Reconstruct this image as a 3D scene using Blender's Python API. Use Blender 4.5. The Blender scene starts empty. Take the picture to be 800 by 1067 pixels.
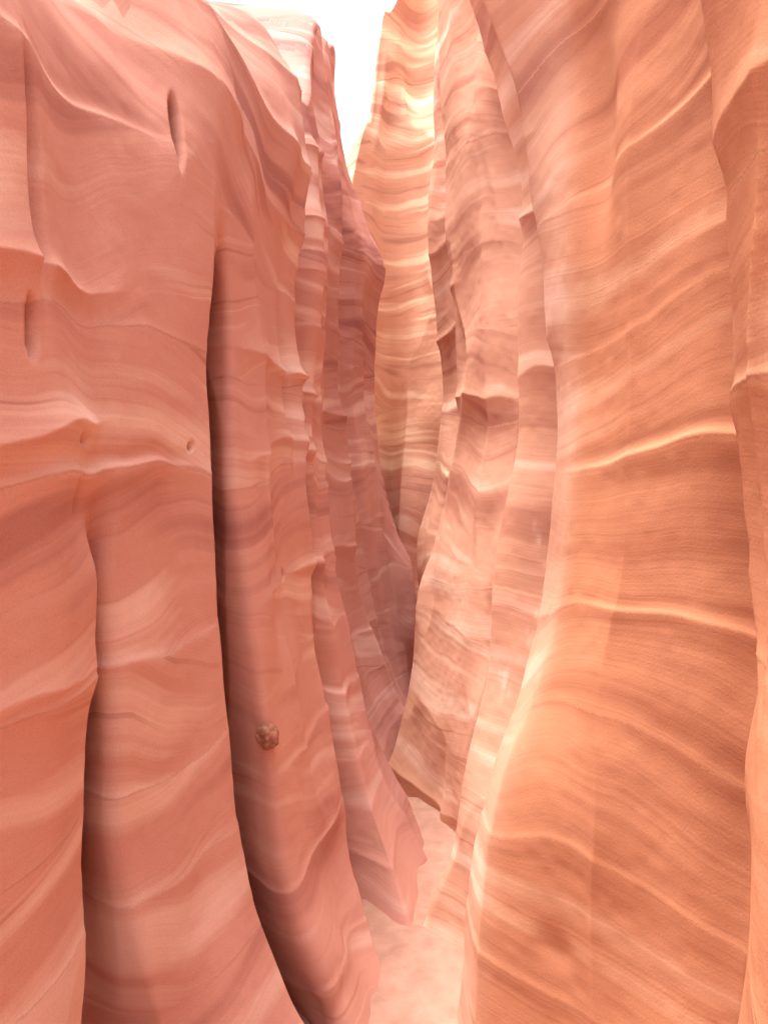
import bpy, math
import numpy as np
PITCH=math.radians(-2.4)
cp,sp=math.cos(PITCH),math.sin(PITCH)
def unproj(u,v,Y):
    a=(u-400)/800.; b=-(v-533.5)/800.
    dy=cp-sp*b; dz=sp+cp*b
    k=Y/dy
    return (a*k,Y,dz*k)
# ---------- noise ----------
def _h(i,j,k,s):
    n=(i*374761393+j*668265263+k*2147483647+s*974711)&0xffffffff
    n=((n^(n>>13))*1274126177)&0xffffffff
    n=((n^(n>>16))*2246822519)&0xffffffff
    return ((n^(n>>15))&0xffff)/32767.5-1.0
def noise3(x,y,z,s=0):
    xi=np.floor(x).astype(np.int64); yi=np.floor(y).astype(np.int64); zi=np.floor(z).astype(np.int64)
    fx=x-xi; fy=y-yi; fz=z-zi
    q=lambda t:t*t*t*(t*(t*6-15)+10)
    fx,fy,fz=q(fx),q(fy),q(fz)
    r=0
    for di in (0,1):
        for dj in (0,1):
            for dk in (0,1):
                w=(fx if di else 1-fx)*(fy if dj else 1-fy)*(fz if dk else 1-fz)
                r=r+w*_h(xi+di,yi+dj,zi+dk,s)
    return r
def noise1(x,s=0):
    xi=np.floor(x).astype(np.int64); f=x-xi; f=f*f*(3-2*f)
    z=np.zeros_like(xi)
    return (1-f)*_h(xi,z,z,s)+f*_h(xi+1,z,z,s)
BOUND=np.array([-1.75,-1.38,-1.05,-.74,-.42,0.02,.36,.82,1.2,1.75,2.4,3.1,3.75,4.4,5.2])
BAMP =np.array([.4,.5,.9,.3,.9,1.6,.2,.7,.4,.6,.5,.6,.5,.8,.5])
TILT =1.4*np.array([.1,-.12,.2,-.1,.28,-.15,.12,-.22,.3,.1,-.2,.15,-.1,.2,-.2,.1])
def strata(x,y,z,seed):
    S=z+.12*noise3(x*.6,y*.6,z*.6,seed+1)+.090*noise3(x*1.9,y*1.9,z*1.3,seed+2)+.014*noise3(x*6,y*6,z*4,seed+3)
    idx=np.searchsorted(BOUND,S)
    lam=S+TILT[idx]*(y*.6+x*.8)+idx*3.7+.03*noise3(x*2.5,y*2.5,z*1.5,seed+4)
    return S,lam
ZG=np.arange(-2.6,9.0,.01)
def make_rib(r):
    if r['kind']=='w':
        x=np.full_like(ZG,r['x']); y=np.full_like(ZG,r['y'])
        return x,y
    pts=[]
    for p in r['pts']:
        Y=p[2] if len(p)>2 else r['Y']
        pts.append(unproj(p[0]+r.get('off',0),p[1],Y))
    pts=np.array(sorted(pts,key=lambda q:q[2]))
    x=np.interp(ZG,pts[:,2],pts[:,0]); y=np.interp(ZG,pts[:,2],pts[:,1])
    sg=max(2,.016*y.mean()/.01); n=int(sg*3)
    k=np.exp(-.5*(np.arange(-n,n+1)/sg)**2); k/=k.sum()
    f=lambda a:np.convolve(np.pad(a,n,mode='edge'),k,mode='valid')
    return f(x),f(y)
def W(x,y,top,out,n=14,s=0.): return dict(kind='w',x=x,y=y,top=top,out=out,n=n,s=s)
def R(pts,Y,top,out,n=50,s=0.,off=0): return dict(kind='p',pts=pts,Y=Y,top=top,out=out,n=n,s=s,off=off)
def sstep(a,b,x):
    t=np.clip((x-a)/(b-a),0,1); return t*t*(3-2*t)
def build_wall(name,ribs,seed,mat,scoops,sign,tintfn,marks=(),lean_top=0.,rows=760,zb=-2.15):
    P=[make_rib(r) for r in ribs]
    n=len(ribs); cols=[]
    for i in range(n-1):
        for w in np.linspace(0,1,ribs[i]['n'],endpoint=False): cols.append((i,w))
    cols.append((n-2,1.0))
    C=len(cols)
    X=np.zeros((rows,C)); Yv=np.zeros((rows,C)); Z=np.zeros((rows,C)); OX=np.zeros(C); OY=np.zeros(C)
    t=np.linspace(0,1,rows)
    for c,(i,w) in enumerate(cols):
        ws=w*w*(3-2*w)
        top=ribs[i]['top']*(1-ws)+ribs[i+1]['top']*ws
        z=zb+(top-zb)*t
        def at(j):
            j=min(max(j,0),n-1); return np.stack([np.interp(z,ZG,P[j][0]),np.interp(z,ZG,P[j][1])])
        p0,p1,p2,p3=at(i-1),at(i),at(i+1),at(i+2)
        d=p2-p1; L=np.sqrt((d**2).sum(0))+1e-6
        def tan(a,b,s):
            e=b-a; e=e/(np.sqrt((e**2).sum(0))+1e-6)*L
            return s*d+(1-s)*e
        m1=tan(p0,p2,ribs[i]['s']) if i>0 else d
        m2=tan(p1,p3,ribs[i+1]['s']) if i+2<n else d
        h00=2*w**3-3*w*w+1;h10=w**3-2*w*w+w;h01=-2*w**3+3*w*w;h11=w**3-w*w
        q=h00*p1+h10*m1+h01*p2+h11*m2
        X[:,c]=q[0];Yv[:,c]=q[1];Z[:,c]=z
        o=np.array(ribs[i]['out'])*(1-w)+np.array(ribs[i+1]['out'])*w; o=o/np.hypot(*o)
        OX[c],OY[c]=o
        if lean_top>0:   # rounded shoulder under the rim, shaped to lean outward and catch more sun
            g=np.clip((z-(top-.5))/.5,0,1)**2.2*lean_top
            g=g*(1-sstep(3.0,4.0,q[1]))
            X[:,c]+=o[0]*g
    ext=[(.03,.04),(.08,.07),(.16,.09),(.3,.11),(.55,.13),(1,.16),(2,.2),(4,.3),(9,.5),(20,.9),(60,2.)]
    wob=noise1(np.arange(C)*.03,seed+9)
    eX=np.stack([X[-1]+OX*e for e,_ in ext]); eY=np.stack([Yv[-1]+OY*e for e,_ in ext]); eZ=np.stack([Z[-1]+u*(1+.4*wob) for _,u in ext])
    X=np.vstack([X,eX]);Yv=np.vstack([Yv,eY]);Z=np.vstack([Z,eZ])
    du=np.stack([np.gradient(A,axis=1) for A in (X,Yv,Z)],-1); dv=np.stack([np.gradient(A,axis=0) for A in (X,Yv,Z)],-1)
    N=np.cross(du,dv)*sign; N/=np.linalg.norm(N,axis=-1,keepdims=True)+1e-9
    for _ in range(4):
        N[:,1:-1]=(N[:,:-2]+N[:,1:-1]+N[:,2:])/3
    N/=np.linalg.norm(N,axis=-1,keepdims=True)+1e-9
    S,lam=strata(X,Yv,Z,seed)
    D=.034*noise3(X*1.7,Yv*1.7,Z*1.2,seed+11)+.016*noise3(X*5,Yv*5,Z*2.5,seed+12)+.0012*noise3(X*26,Yv*26,Z*26,seed+18)
    wx=.10*noise3(X*2,Yv*2,Z*1.6,seed+41)
    fl=1-np.abs(noise3((X+wx)*2.3,(Yv+wx)*2.3,Z*.33,seed+40))*2.6
    D+=np.clip(.028+.004*(Yv-2),.024,.034)*np.where(fl>0,fl**1.5,.35*fl)
    rough=np.clip(.2+.9*noise3(X*1.1,Yv*1.1,Z*1.4,seed+15),0,1.2)
    S3=S+.03*noise3(X*3,Yv*3,Z*3,seed+19)
    sc=1-np.abs(noise1(S3*3.2,seed+31))*1.6
    D+=.020*np.clip(.4+1.3*noise3(X*1.4,Yv*1.4,Z*.8,seed+32),0,1.3)*(np.clip(sc,0,1)**3+.3*sc)*np.clip(1.3-.1*Yv,.6,1)
    D+=.0015*noise1(lam*9,seed+13)+.0012*rough*noise1(lam*24,seed+14)
    amp=np.clip(.35+1.5*noise3(X*1.1,Yv*1.1,Z*.5,seed+16),0,1.3)
    for k,b in enumerate(BOUND):
        d=S-b
        D+=.008*BAMP[k]*amp*np.where(d>0,np.exp(-(d/.010)**2),np.exp(-(d/.05)**2))-.003*BAMP[k]*amp*np.exp(-((d-.03)/.02)**2)
    far=np.clip((Yv)/3.,.75,1.15)
    D*=far
    fade=np.ones(D.shape[0]); fade[rows-60:rows]=1-sstep(0,60,np.arange(60))*.75; fade[rows:]=.25
    D*=fade[:,None]
    def locate(u,v,Ya):
        cx,cy,cz=unproj(u,v,Ya)
        d2=(X-cx)**2+(Yv-cy)**2+(Z-cz)**2
        r,c=np.unravel_index(np.argmin(d2),d2.shape)
        return X[r,c],Yv[r,c],Z[r,c]
    for s_ in scoops:
        (u,v,Ya,sx,sz,dep)=s_[:6]
        cx,cy,cz=locate(u,v,Ya)
        h=np.hypot(X-cx,Yv-cy)/sx; zz=(Z-cz)/sz
        D-=dep*np.exp(-(h*h+zz*zz)**(s_[6] if len(s_)>6 else 1))
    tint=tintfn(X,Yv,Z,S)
    for (u,v,Ya,sx,sz,lean) in marks:
        cx,cy,cz=locate(u,v,Ya)
        zz=(Z-cz)
        h=np.hypot(X-cx,Yv-cy)*np.sign(Yv-cy)-lean*zz
        m=np.exp(-(h/sx)**2-(zz/sz)**2)*np.clip(.3+1.6*noise3(X*60,Yv*60,Z*30,seed+77),0,1)
        tint=tint*(1+m[...,None]*np.array([.22,.55,.75]))
    X=X+N[...,0]*D;Yv=Yv+N[...,1]*D;Z=Z+N[...,2]*D
    patch=.5+.5*noise3(X*1.1,Yv*1.1,Z*1.6,seed+21)+.25*noise3(X*3.1,Yv*3.1,Z*4,seed+22)
    warm=np.clip(.4+1.3*noise3(X*.6,Yv*.6,Z*.6,seed+23),0,1)
    stain=np.clip(.5+1.4*noise3(X*3,Yv*3,Z*.5,seed+24)+.5*noise3(X*9,Yv*9,Z*2,seed+25),0,1)
    lines=np.clip(.15+1.5*noise3(X*1.6,Yv*1.6,Z*2.2,seed+26),.06,1)
    rr,C=X.shape
    me=bpy.data.meshes.new(name)
    V=np.stack([X,Yv,Z],-1).reshape(-1,3).astype(np.float32)
    a=(np.arange(rr-1)[:,None]*C+np.arange(C-1)[None,:]).ravel()
    F=np.stack([a,a+1,a+C+1,a+C],-1)
    if sign<0: F=F[:,::-1]
    me.vertices.add(len(V)); me.vertices.foreach_set('co',V.ravel())
    me.loops.add(F.size); me.loops.foreach_set('vertex_index',F.ravel().astype(np.int32))
    me.polygons.add(len(F)); me.polygons.foreach_set('loop_start',(np.arange(len(F))*4).astype(np.int32))
    me.update(calc_edges=True)
    me.polygons.foreach_set('use_smooth',np.ones(len(F),dtype=bool))
    for nm,A in (('strata',S),('lamina',lam)):
        at=me.attributes.new(nm,'FLOAT','POINT'); at.data.foreach_set('value',A.astype(np.float32).ravel())
    at=me.attributes.new('rock','FLOAT_COLOR','POINT'); at.data.foreach_set('color',np.stack([patch,warm,stain,lines],-1).astype(np.float32).ravel())
    at=me.attributes.new('tint','FLOAT_COLOR','POINT'); at.data.foreach_set('color',np.concatenate([tint,np.ones(tint.shape[:2]+(1,))],-1).astype(np.float32).ravel())
    me.materials.append(mat)
    ob=bpy.data.objects.new(name,me); bpy.context.collection.objects.link(ob)
    print(name,len(V))
    return V
def surf(V,u,v):
    x,y,z=V[:,0],V[:,1],V[:,2]
    f=y*cp+z*sp; g=-y*sp+z*cp
    ok=f>.3; f=np.where(ok,f,1)
    pu=400+800*x/f; pv=533.5-800*g/f
    d=np.hypot(pu-u,pv-v)+np.where(ok,0,1e6)
    near=np.where(d<5)[0]
    if len(near)==0: near=np.array([np.argmin(d)])
    return V[near[np.argmin(f[near])]]
# ---------- materials ----------
def rock_mat(name,dark,mid,pale,hot):
    m=bpy.data.materials.new(name); m.use_nodes=True; nt=m.node_tree; N=nt.nodes; Lk=nt.links
    N.remove(N['Principled BSDF']); b=N.new('ShaderNodeBsdfDiffuse'); b.inputs['Roughness'].default_value=.3
    Lk.new(b.outputs[0],N['Material Output'].inputs['Surface'])
    def attr(n,o='Fac'):
        a=N.new('ShaderNodeAttribute'); a.attribute_name=n; return a.outputs[o]
    S=attr('strata'); Lm=attr('lamina')
    at=N.new('ShaderNodeAttribute'); at.attribute_name='rock'
    sep=N.new('ShaderNodeSeparateColor'); Lk.new(at.outputs['Color'],sep.inputs[0])
    patch,warm,stain=sep.outputs[0],sep.outputs[1],sep.outputs[2]; lines=at.outputs['Alpha']
    tc=N.new('ShaderNodeTexCoord')
    def n1(src,scale,detail=3,rough=.6):
        t=N.new('ShaderNodeTexNoise'); t.noise_dimensions='1D'; t.inputs['Scale'].default_value=scale; t.inputs['Detail'].default_value=detail; t.inputs['Roughness'].default_value=rough
        Lk.new(src,t.inputs['W']); return t.outputs['Fac']
    def n3(scale,detail=4,rough=.6):
        t=N.new('ShaderNodeTexNoise'); t.inputs['Scale'].default_value=scale; t.inputs['Detail'].default_value=detail; t.inputs['Roughness'].default_value=rough
        Lk.new(tc.outputs['Object'],t.inputs['Vector']); return t.outputs['Fac']
    def ma(op,a,c,d=None):
        x=N.new('ShaderNodeMath'); x.operation=op
        for i,q in enumerate((a,c,d)):
            if q is None: continue
            if isinstance(q,(int,float)): x.inputs[i].default_value=q
            else: Lk.new(q,x.inputs[i])
        return x.outputs[0]
    def ramp(src,els):
        r=N.new('ShaderNodeValToRGB'); e=r.color_ramp.elements
        while len(e)<len(els): e.new(.5)
        for i,(p,c) in enumerate(els): e[i].position=p; e[i].color=(*c,1)
        Lk.new(src,r.inputs[0]); return r.outputs[0]
    def mix(f,a,c,mode='MIX'):
        x=N.new('ShaderNodeMix'); x.data_type='RGBA'; x.blend_type=mode
        if isinstance(f,float): x.inputs[0].default_value=f
        else: Lk.new(f,x.inputs[0])
        for q,i in ((a,6),(c,7)):
            if isinstance(q,tuple): x.inputs[i].default_value=(*q,1)
            else: Lk.new(q,x.inputs[i])
        return x.outputs[2]
    coarse=n1(S,3.0,2,.55); fine=n1(Lm,6,5,.54)
    f=ma('ADD',ma('MULTIPLY',coarse,.46),ma('ADD',ma('MULTIPLY',fine,.40),ma('MULTIPLY',patch,.14)))
    col=ramp(f,[(.39,dark),(.465,mid),(.535,mid),(.615,pale)])
    col=mix(ma('MULTIPLY',warm,.35),col,hot)
    th=ramp(n1(Lm,22,2,.6),[(.28,(.70,.57,.55)),(.34,(1,1,1)),(.67,(1,1,1)),(.72,(1.14,1.24,1.27))])
    col=mix(ma('MULTIPLY',lines,.75),col,th,'MULTIPLY')
    g=ramp(n3(230,2,.7),[(.3,(.90,.89,.89)),(.7,(1.07,1.07,1.07))])
    col=mix(.6,col,g,'MULTIPLY')
    col=mix(ma('MULTIPLY',stain,.35),col,(.86,.80,.80),'MULTIPLY')
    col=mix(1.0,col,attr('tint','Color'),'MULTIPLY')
    Lk.new(col,b.inputs['Color'])
    h=ma('ADD',ma('MULTIPLY',n1(Lm,40,2,.6),.0011),ma('MULTIPLY',n3(150,2,.7),.0009))
    bp=N.new('ShaderNodeBump'); bp.inputs['Strength'].default_value=.7; bp.inputs['Distance'].default_value=1.; Lk.new(h,bp.inputs['Height']); Lk.new(bp.outputs[0],b.inputs['Normal'])
    return m
mL=rock_mat('pink_sandstone',(.45,.21,.175),(.635,.345,.275),(.80,.58,.48),(.67,.335,.22))
mR=rock_mat('orange_sandstone',(.48,.23,.165),(.655,.37,.26),(.81,.57,.44),(.69,.385,.235))
def mixt(w,c): return 1+w[...,None]*(np.array(c)-1)
def tintL(X,Y,Z,S):
    t=mixt(sstep(7.4,8.4,Y)*sstep(-.8,.9,Z),(1.22,1.34,1.16))  # warm glow of the upper back wall painted into the colour, fading downward
    t*=mixt(sstep(3.4,4.2,Y)*(1-sstep(7.2,7.8,Y)),(.95,.95,1.02))  # purple shade of the mid-distance fins painted into the colour
    t*=mixt((1-sstep(-1.6,-.4,Z)),(.90,.86,.90))  # mauve shade low in the slot, painted as darker colour towards the floor
    return t
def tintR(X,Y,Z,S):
    t=mixt((1-sstep(2.2,2.35,Y)),(.83,.67,.56))  # near panel: brown varnish, plus slot shade painted into the colour
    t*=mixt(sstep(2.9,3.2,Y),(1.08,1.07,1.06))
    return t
# ---------- LEFT ----------
O=(-1,0); OD=(-.7,.7); OE=(0,1)
e7=[(215,-200),(216,150),(219,270),(207,380),(214,460),(218,550),(217,640),(235,780),(240,850),(257,950),(300,1067),(340,1150)]
e11=[(290,-200),(303,0),(312,100),(313,200),(301,240),(298,300),(302,380),(305,500),(312,600),(325,700),(342,800,3.25),(362,900,3.1),(378,960,3.0),(392,1000,2.9),(425,1067,2.8),(430,1130,2.8)]
e14=[(325,-200),(330,0),(325,100),(326,200),(337,260),(330,300),(333,400),(330,500),(346,580),(357,640),(378,740,4.3),(402,800,4.2),(440,870,4.0),(447,900,3.85),(450,1000,3.8)]
e18=[(345,-100),(346,40),(352,60),(346,85),(358,150),(368,200),(383,230),(395,260),(407,290),(391,312),(388,400),(396,480),(410,540),(430,600),(438,640),(436,700),(440,800)]
left=[W(-60,-9,1.6,O,20),W(-6,-7,1.5,O,20),W(-1.7,-3.4,1.3,O,20),W(-.86,-.7,1.2,O,14),W(-.76,.5,1.15,O,14),
 R([(-110,0),(-110,1300)],1.12,1.12,O,40),
 R([(25,0),(35,500),(20,1300)],1.42,1.12,O,50),
 R([(72,0),(72,460),(64,540),(80,600),(77,700),(73,800),(70,900),(73,1067),(75,1400)],1.65,1.12,O,20,.8),
 R([(88,0,1.72),(86,500,1.74),(80,570,1.8),(68,620,1.95),(64,800,1.99),(60,1067,1.99),(60,1400,1.99)],1.9,1.13,O,40,.1),
 R([(112,0),(112,560,1.82),(108,610,1.80),(122,750,1.80),(124,880,1.82),(150,1000,1.85),(168,1067,1.9),(200,1250,1.9)],1.83,1.13,O,45,.85),
 R([(165,0),(165,600),(185,800),(200,950),(240,1067),(270,1200)],2.08,1.19,O,50,.0),
 R(e7,2.3,1.46,O,18,.95),
 R([(222,-200,2.35),(224,240,2.38),(210,300,2.62),(198,400,2.72),(203,600,2.72),(223,800,2.7),(243,950,2.7),(288,1067,2.7),(318,1150,2.65)],2.6,1.55,O,40,.1),
 R([(230,-200,2.42),(231,240,2.44),(238,320),(241,500),(250,560),(262,650),(275,750),(285,820),(294,900),(308,950),(330,1000),(355,1067),(380,1130)],2.5,1.6,O,36,.9),
 R([(262,-100),(265,150),(270,300),(273,500),(284,600),(298,700),(315,800),(335,900),(365,1000,2.75),(392,1067,2.7),(400,1130,2.7)],2.85,1.68,O,44,.0),
 R(e11,3.3,1.88,O,14,.9),
 R([(p[0]-14,p[1],(p[2] if len(p)>2 else 3.3)+.4) for p in e11],3.65,1.7,O,26,.2),
 R([(305,-100),(316,0),(322,200),(327,260),(316,400),(318,500),(330,600),(350,700),(372,800,3.6),(408,900,3.4),(432,985,3.15),(436,1060,3.1)],3.75,1.8,O,30,.8),
 R(e14,4.4,2.4,O,12,.9),
 R([(p[0]-12,p[1],(p[2] if len(p)>2 else 4.4)+.5) for p in e14],4.85,2.6,O,26,.2),
 R([(330,-100),(336,50),(345,120),(352,200),(350,300),(348,400),(358,500),(372,600),(398,700),(425,760),(430,820)],5.4,3.1,O,20,.85),
 R([(333,-100),(336,100),(346,200),(350,300),(354,420),(360,500),(378,600),(402,700),(425,760),(430,820)],6.0,3.2,O,24,.1),
 R([(342,-100),(340,100),(354,200),(368,260),(372,320),(368,420),(378,500),(395,600),(412,700),(425,760),(430,820)],6.1,3.4,O,20,.7),
 R(e18,6.8,3.7,O,10,.9),
 R([(p[0]-14,p[1]) for p in e18],7.5,2.7,OD,16,.1),
 R([(362,0),(362,900)],8.4,3.1,OD,20,.3),
 R([(384,0),(384,900)],8.8,4.0,OE,20,.2),
 R([(402,0),(402,300),(408,450,9.2),(408,900,9.2)],9.1,5.4,OE,30,.6),
 R([(436,0,9.6),(436,110,9.5),(436,130,9.1),(440,400,9.0),(425,520,8.8),(425,900,8.8)],9.0,6.2,OE,30,.2),
 R([(470,0,9.3),(470,110,9.2),(470,130,8.8),(470,900,8.6)],8.8,6.4,OE,20,.2),
 W(1.8,9.0,6.2,OE,20),W(4,10,6,OE,10),W(60,14,6,OE,10)]
scL=[(22,340,1.4,.014,.045,.13,2),(32,170,1.45,.026,.18,.07,1.5),(190,125,2.15,.014,.13,.15,2),(60,520,1.6,.03,.05,.02),(295,395,3.2,.03,.35,.04),
 (330,1050,2.5,.08,.1,.03),(300,170,3.1,.10,.22,-.05),(60,455,1.6,.025,.012,.025),(200,465,2.2,.014,.012,.04,2),(290,600,3,.014,.02,.04,2)]
VL=build_wall('sandstone_canyon_wall',left,10,mL,scL,1,tintL,(),.14)
# ---------- RIGHT ----------
Q=(1,0)
k2=[(700,-200),(728,0),(745,60),(762,200),(760,300),(775,400),(785,500),(790,600),(793,650),(799,700),(787,800),(795,900),(790,1067),(785,1300)]
i7=[(460,-150),(503,0),(525,60),(550,130),(560,200),(578,280),(588,380),(582,450),(567,600),(562,650),(537,740),(512,800),(492,880),(483,960),(476,1067),(476,1200)]
h9=[(470,-150),(493,0),(512,60),(522,100),(543,170),(548,260),(541,350),(533,450),(515,550),(510,600),(505,700),(492,760),(485,800),(470,900),(447,950),(437,985),(440,1100)]
g12=[(455,-150),(466,0),(468,100),(474,180),(474,230),(482,300),(486,400),(480,460),(466,530),(447,600),(440,660),(430,740),(411,820),(415,900)]
f14=[(470,-100),(464,0),(456,100),(458,150),(450,200),(446,240),(450,290),(465,380),(466,420),(447,500),(438,560),(444,610),(446,700),(446,800)]
right=[W(60,-9,1.6,Q,20),W(6,-7,1.5,Q,20),W(1.5,-3.4,1.4,Q,20),W(.78,-.5,1.3,Q,14),W(.62,.5,1.3,Q,14),
 R([(850,0),(860,1300)],.95,1.3,Q,40),
 R(k2,1.32,1.4,Q,16,.7),
 R([(p[0]+24,p[1]) for p in k2],1.6,1.5,Q,30,.1),
 R([(735,0),(735,600),(730,1300)],1.75,1.6,Q,60,0),
 R([(655,0),(655,500),(635,680),(614,860),(616,1067),(616,1200)],2.02,1.75,Q,50,.35),
 R([(575,-100),(592,0),(600,100),(598,200),(596,280),(605,380),(600,450),(588,600),(582,650),(556,740),(530,800),(510,880),(500,960),(495,1067),(495,1200)],2.27,1.9,Q,26,.8),
 R(i7,2.5,2.0,Q,14,.95),
 R([(p[0]+40,p[1]) for p in i7],2.8,2.2,Q,34,.1),
 R(h9,3.2,2.45,Q,14,.9),
 R([(p[0]+16,p[1]) for p in h9],3.7,2.6,Q,30,.1),
 R([(480,-100),(498,0),(505,100),(515,300),(510,450),(490,600),(478,700),(468,800),(462,900)],4.2,3.0,Q,40,.4),
 R(g12,4.8,3.4,Q,12,.9),
 R([(p[0]+12,p[1]) for p in g12],5.4,3.6,Q,24,.1),
 R(f14,6.3,4.2,Q,12,.9),
 W(1.1,7.0,4.3,Q,20,.2),W(2.5,7.6,4.4,Q,10),W(60,11,4.5,Q,10)]
scR=[(600,970,2.2,.05,.045,.018),(628,150,2.15,.07,.25,.05)]
mkR=[(549,565,3.0,.02,.10,.25),(538,665,3.0,.02,.12,-.3),(524,715,3.1,.03,.06,.3),(478,905,3.0,.02,.04,0)]
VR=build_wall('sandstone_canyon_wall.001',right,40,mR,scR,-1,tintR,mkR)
# ---------- FLOOR ----------
def floor():
    s=np.linspace(-1,1,260)
    fx=2.2*s+ 300*s**9; 
    t=np.linspace(-1,1,420); fy=4+7*t+300*t**9
    X,Y=np.meshgrid(fx,fy)
    Z=-1.9+.03*noise3(X*1.2,Y*1.2,X*0,70)+.018*noise3(X*5,Y*5,X*0,71)+.010*noise3(X*13,Y*13,X*0,72)
    me=bpy.data.meshes.new('sand_floor'); C=X.shape[1]; rr=X.shape[0]
    V=np.stack([X,Y,Z],-1).reshape(-1,3)
    a=(np.arange(rr-1)[:,None]*C+np.arange(C-1)[None,:]).ravel()
    F=np.stack([a,a+1,a+C+1,a+C],-1)
    me.from_pydata(V.tolist(),[],F.tolist()); me.polygons.foreach_set('use_smooth',np.ones(len(F),dtype=bool))
    m=bpy.data.materials.new('pink_sand'); m.use_nodes=True; nt=m.node_tree; N=nt.nodes; Lk=nt.links
    N.remove(N['Principled BSDF']); b=N.new('ShaderNodeBsdfDiffuse'); Lk.new(b.outputs[0],N['Material Output'].inputs['Surface'])
    t1=N.new('ShaderNodeTexNoise'); t1.inputs['Scale'].default_value=12; t1.inputs['Detail'].default_value=6
    r=N.new('ShaderNodeValToRGB'); r.color_ramp.elements[0].position=.3; r.color_ramp.elements[0].color=(.38,.21,.155,1); r.color_ramp.elements[1].position=.7; r.color_ramp.elements[1].color=(.49,.285,.215,1)
    tc=N.new('ShaderNodeTexCoord'); Lk.new(tc.outputs['Object'],t1.inputs['Vector']); Lk.new(t1.outputs['Fac'],r.inputs[0]); Lk.new(r.outputs[0],b.inputs['Color'])
    t2=N.new('ShaderNodeTexNoise'); t2.inputs['Scale'].default_value=120; t2.inputs['Detail'].default_value=3; Lk.new(tc.outputs['Object'],t2.inputs['Vector'])
    bp=N.new('ShaderNodeBump'); bp.inputs['Strength'].default_value=.5; bp.inputs['Distance'].default_value=.005; Lk.new(t2.outputs['Fac'],bp.inputs['Height']); Lk.new(bp.outputs[0],b.inputs['Normal'])
    me.materials.append(m); ob=bpy.data.objects.new('sand_floor',me); bpy.context.collection.objects.link(ob)
floor()
# ---------- stone lodged in the wall ----------
import bmesh
def stone(name,loc,r,seed,col):
    bm=bmesh.new(); bmesh.ops.create_icosphere(bm,subdivisions=4,radius=1)
    co=np.array([v.co[:] for v in bm.verts])
    d=1+.28*noise3(co[:,0]*1.3,co[:,1]*1.3,co[:,2]*1.3,seed)+.10*noise3(co[:,0]*4,co[:,1]*4,co[:,2]*4,seed+1)
    for v,k in zip(bm.verts,d): v.co*=float(k); v.co.x*=r[0]; v.co.y*=r[1]; v.co.z*=r[2]
    for f in bm.faces: f.smooth=True
    me=bpy.data.meshes.new(name); bm.to_mesh(me); bm.free()
    m=bpy.data.materials.new(name+'_rock'); m.use_nodes=True; nt=m.node_tree; N=nt.nodes
    t=N.new('ShaderNodeTexNoise'); t.inputs['Scale'].default_value=60; rr=N.new('ShaderNodeValToRGB')
    rr.color_ramp.elements[0].position=.35; rr.color_ramp.elements[0].color=(*[c*.5 for c in col],1); rr.color_ramp.elements[1].position=.65; rr.color_ramp.elements[1].color=(*col,1)
    tc=N.new('ShaderNodeTexCoord'); nt.links.new(tc.outputs['Object'],t.inputs['Vector']); nt.links.new(t.outputs['Fac'],rr.inputs[0]); nt.links.new(rr.outputs[0],N['Principled BSDF'].inputs['Base Color']); N['Principled BSDF'].inputs['Roughness'].default_value=.9
    me.materials.append(m); o=bpy.data.objects.new(name,me); o.location=loc; bpy.context.collection.objects.link(o)
p=surf(VL,275,770); print('pebble',p)
stone('lodged_pebble',(p[0]+.002,p[1]-.002,p[2]),(.036,.028,.036),5,(.44,.19,.12))
# ---------- LIGHT ----------
EL=math.radians(79); dirx,diry=-.8,-.2
w=bpy.data.worlds.new('World'); bpy.context.scene.world=w; w.use_nodes=True
nt=w.node_tree; bg=nt.nodes['Background']; sk=nt.nodes.new('ShaderNodeTexSky'); sk.sky_type='NISHITA'; sk.sun_disc=False
sk.sun_elevation=EL; sk.sun_rotation=math.atan2(dirx,diry); sk.dust_density=8.; sk.air_density=.8
hs=nt.nodes.new('ShaderNodeHueSaturation'); hs.inputs['Saturation'].default_value=.40
nt.links.new(sk.outputs[0],hs.inputs['Color']); nt.links.new(hs.outputs[0],bg.inputs[0]); bg.inputs[1].default_value=.49
L=bpy.data.lights.new('sun','SUN'); L.energy=4.8; L.angle=math.radians(14); L.color=(1,.94,.86)
lo=bpy.data.objects.new('sun',L); bpy.context.collection.objects.link(lo)
from mathutils import Vector
dv=Vector((dirx*math.cos(EL),diry*math.cos(EL),math.sin(EL)))
lo.rotation_euler=dv.to_track_quat('Z','Y').to_euler(); lo.location=(5,-3,8)
cam=bpy.data.cameras.new('camera'); co=bpy.data.objects.new('camera',cam); bpy.context.collection.objects.link(co)
cam.sensor_fit='HORIZONTAL'; cam.sensor_width=36; cam.lens=36; cam.clip_start=.02; cam.clip_end=2000
co.location=(0,0,0); co.rotation_euler=(math.radians(90)+PITCH,0,0)
sc=bpy.context.scene; sc.camera=co
sc.view_settings.view_transform='Standard'; sc.view_settings.look='None'; sc.view_settings.exposure=0
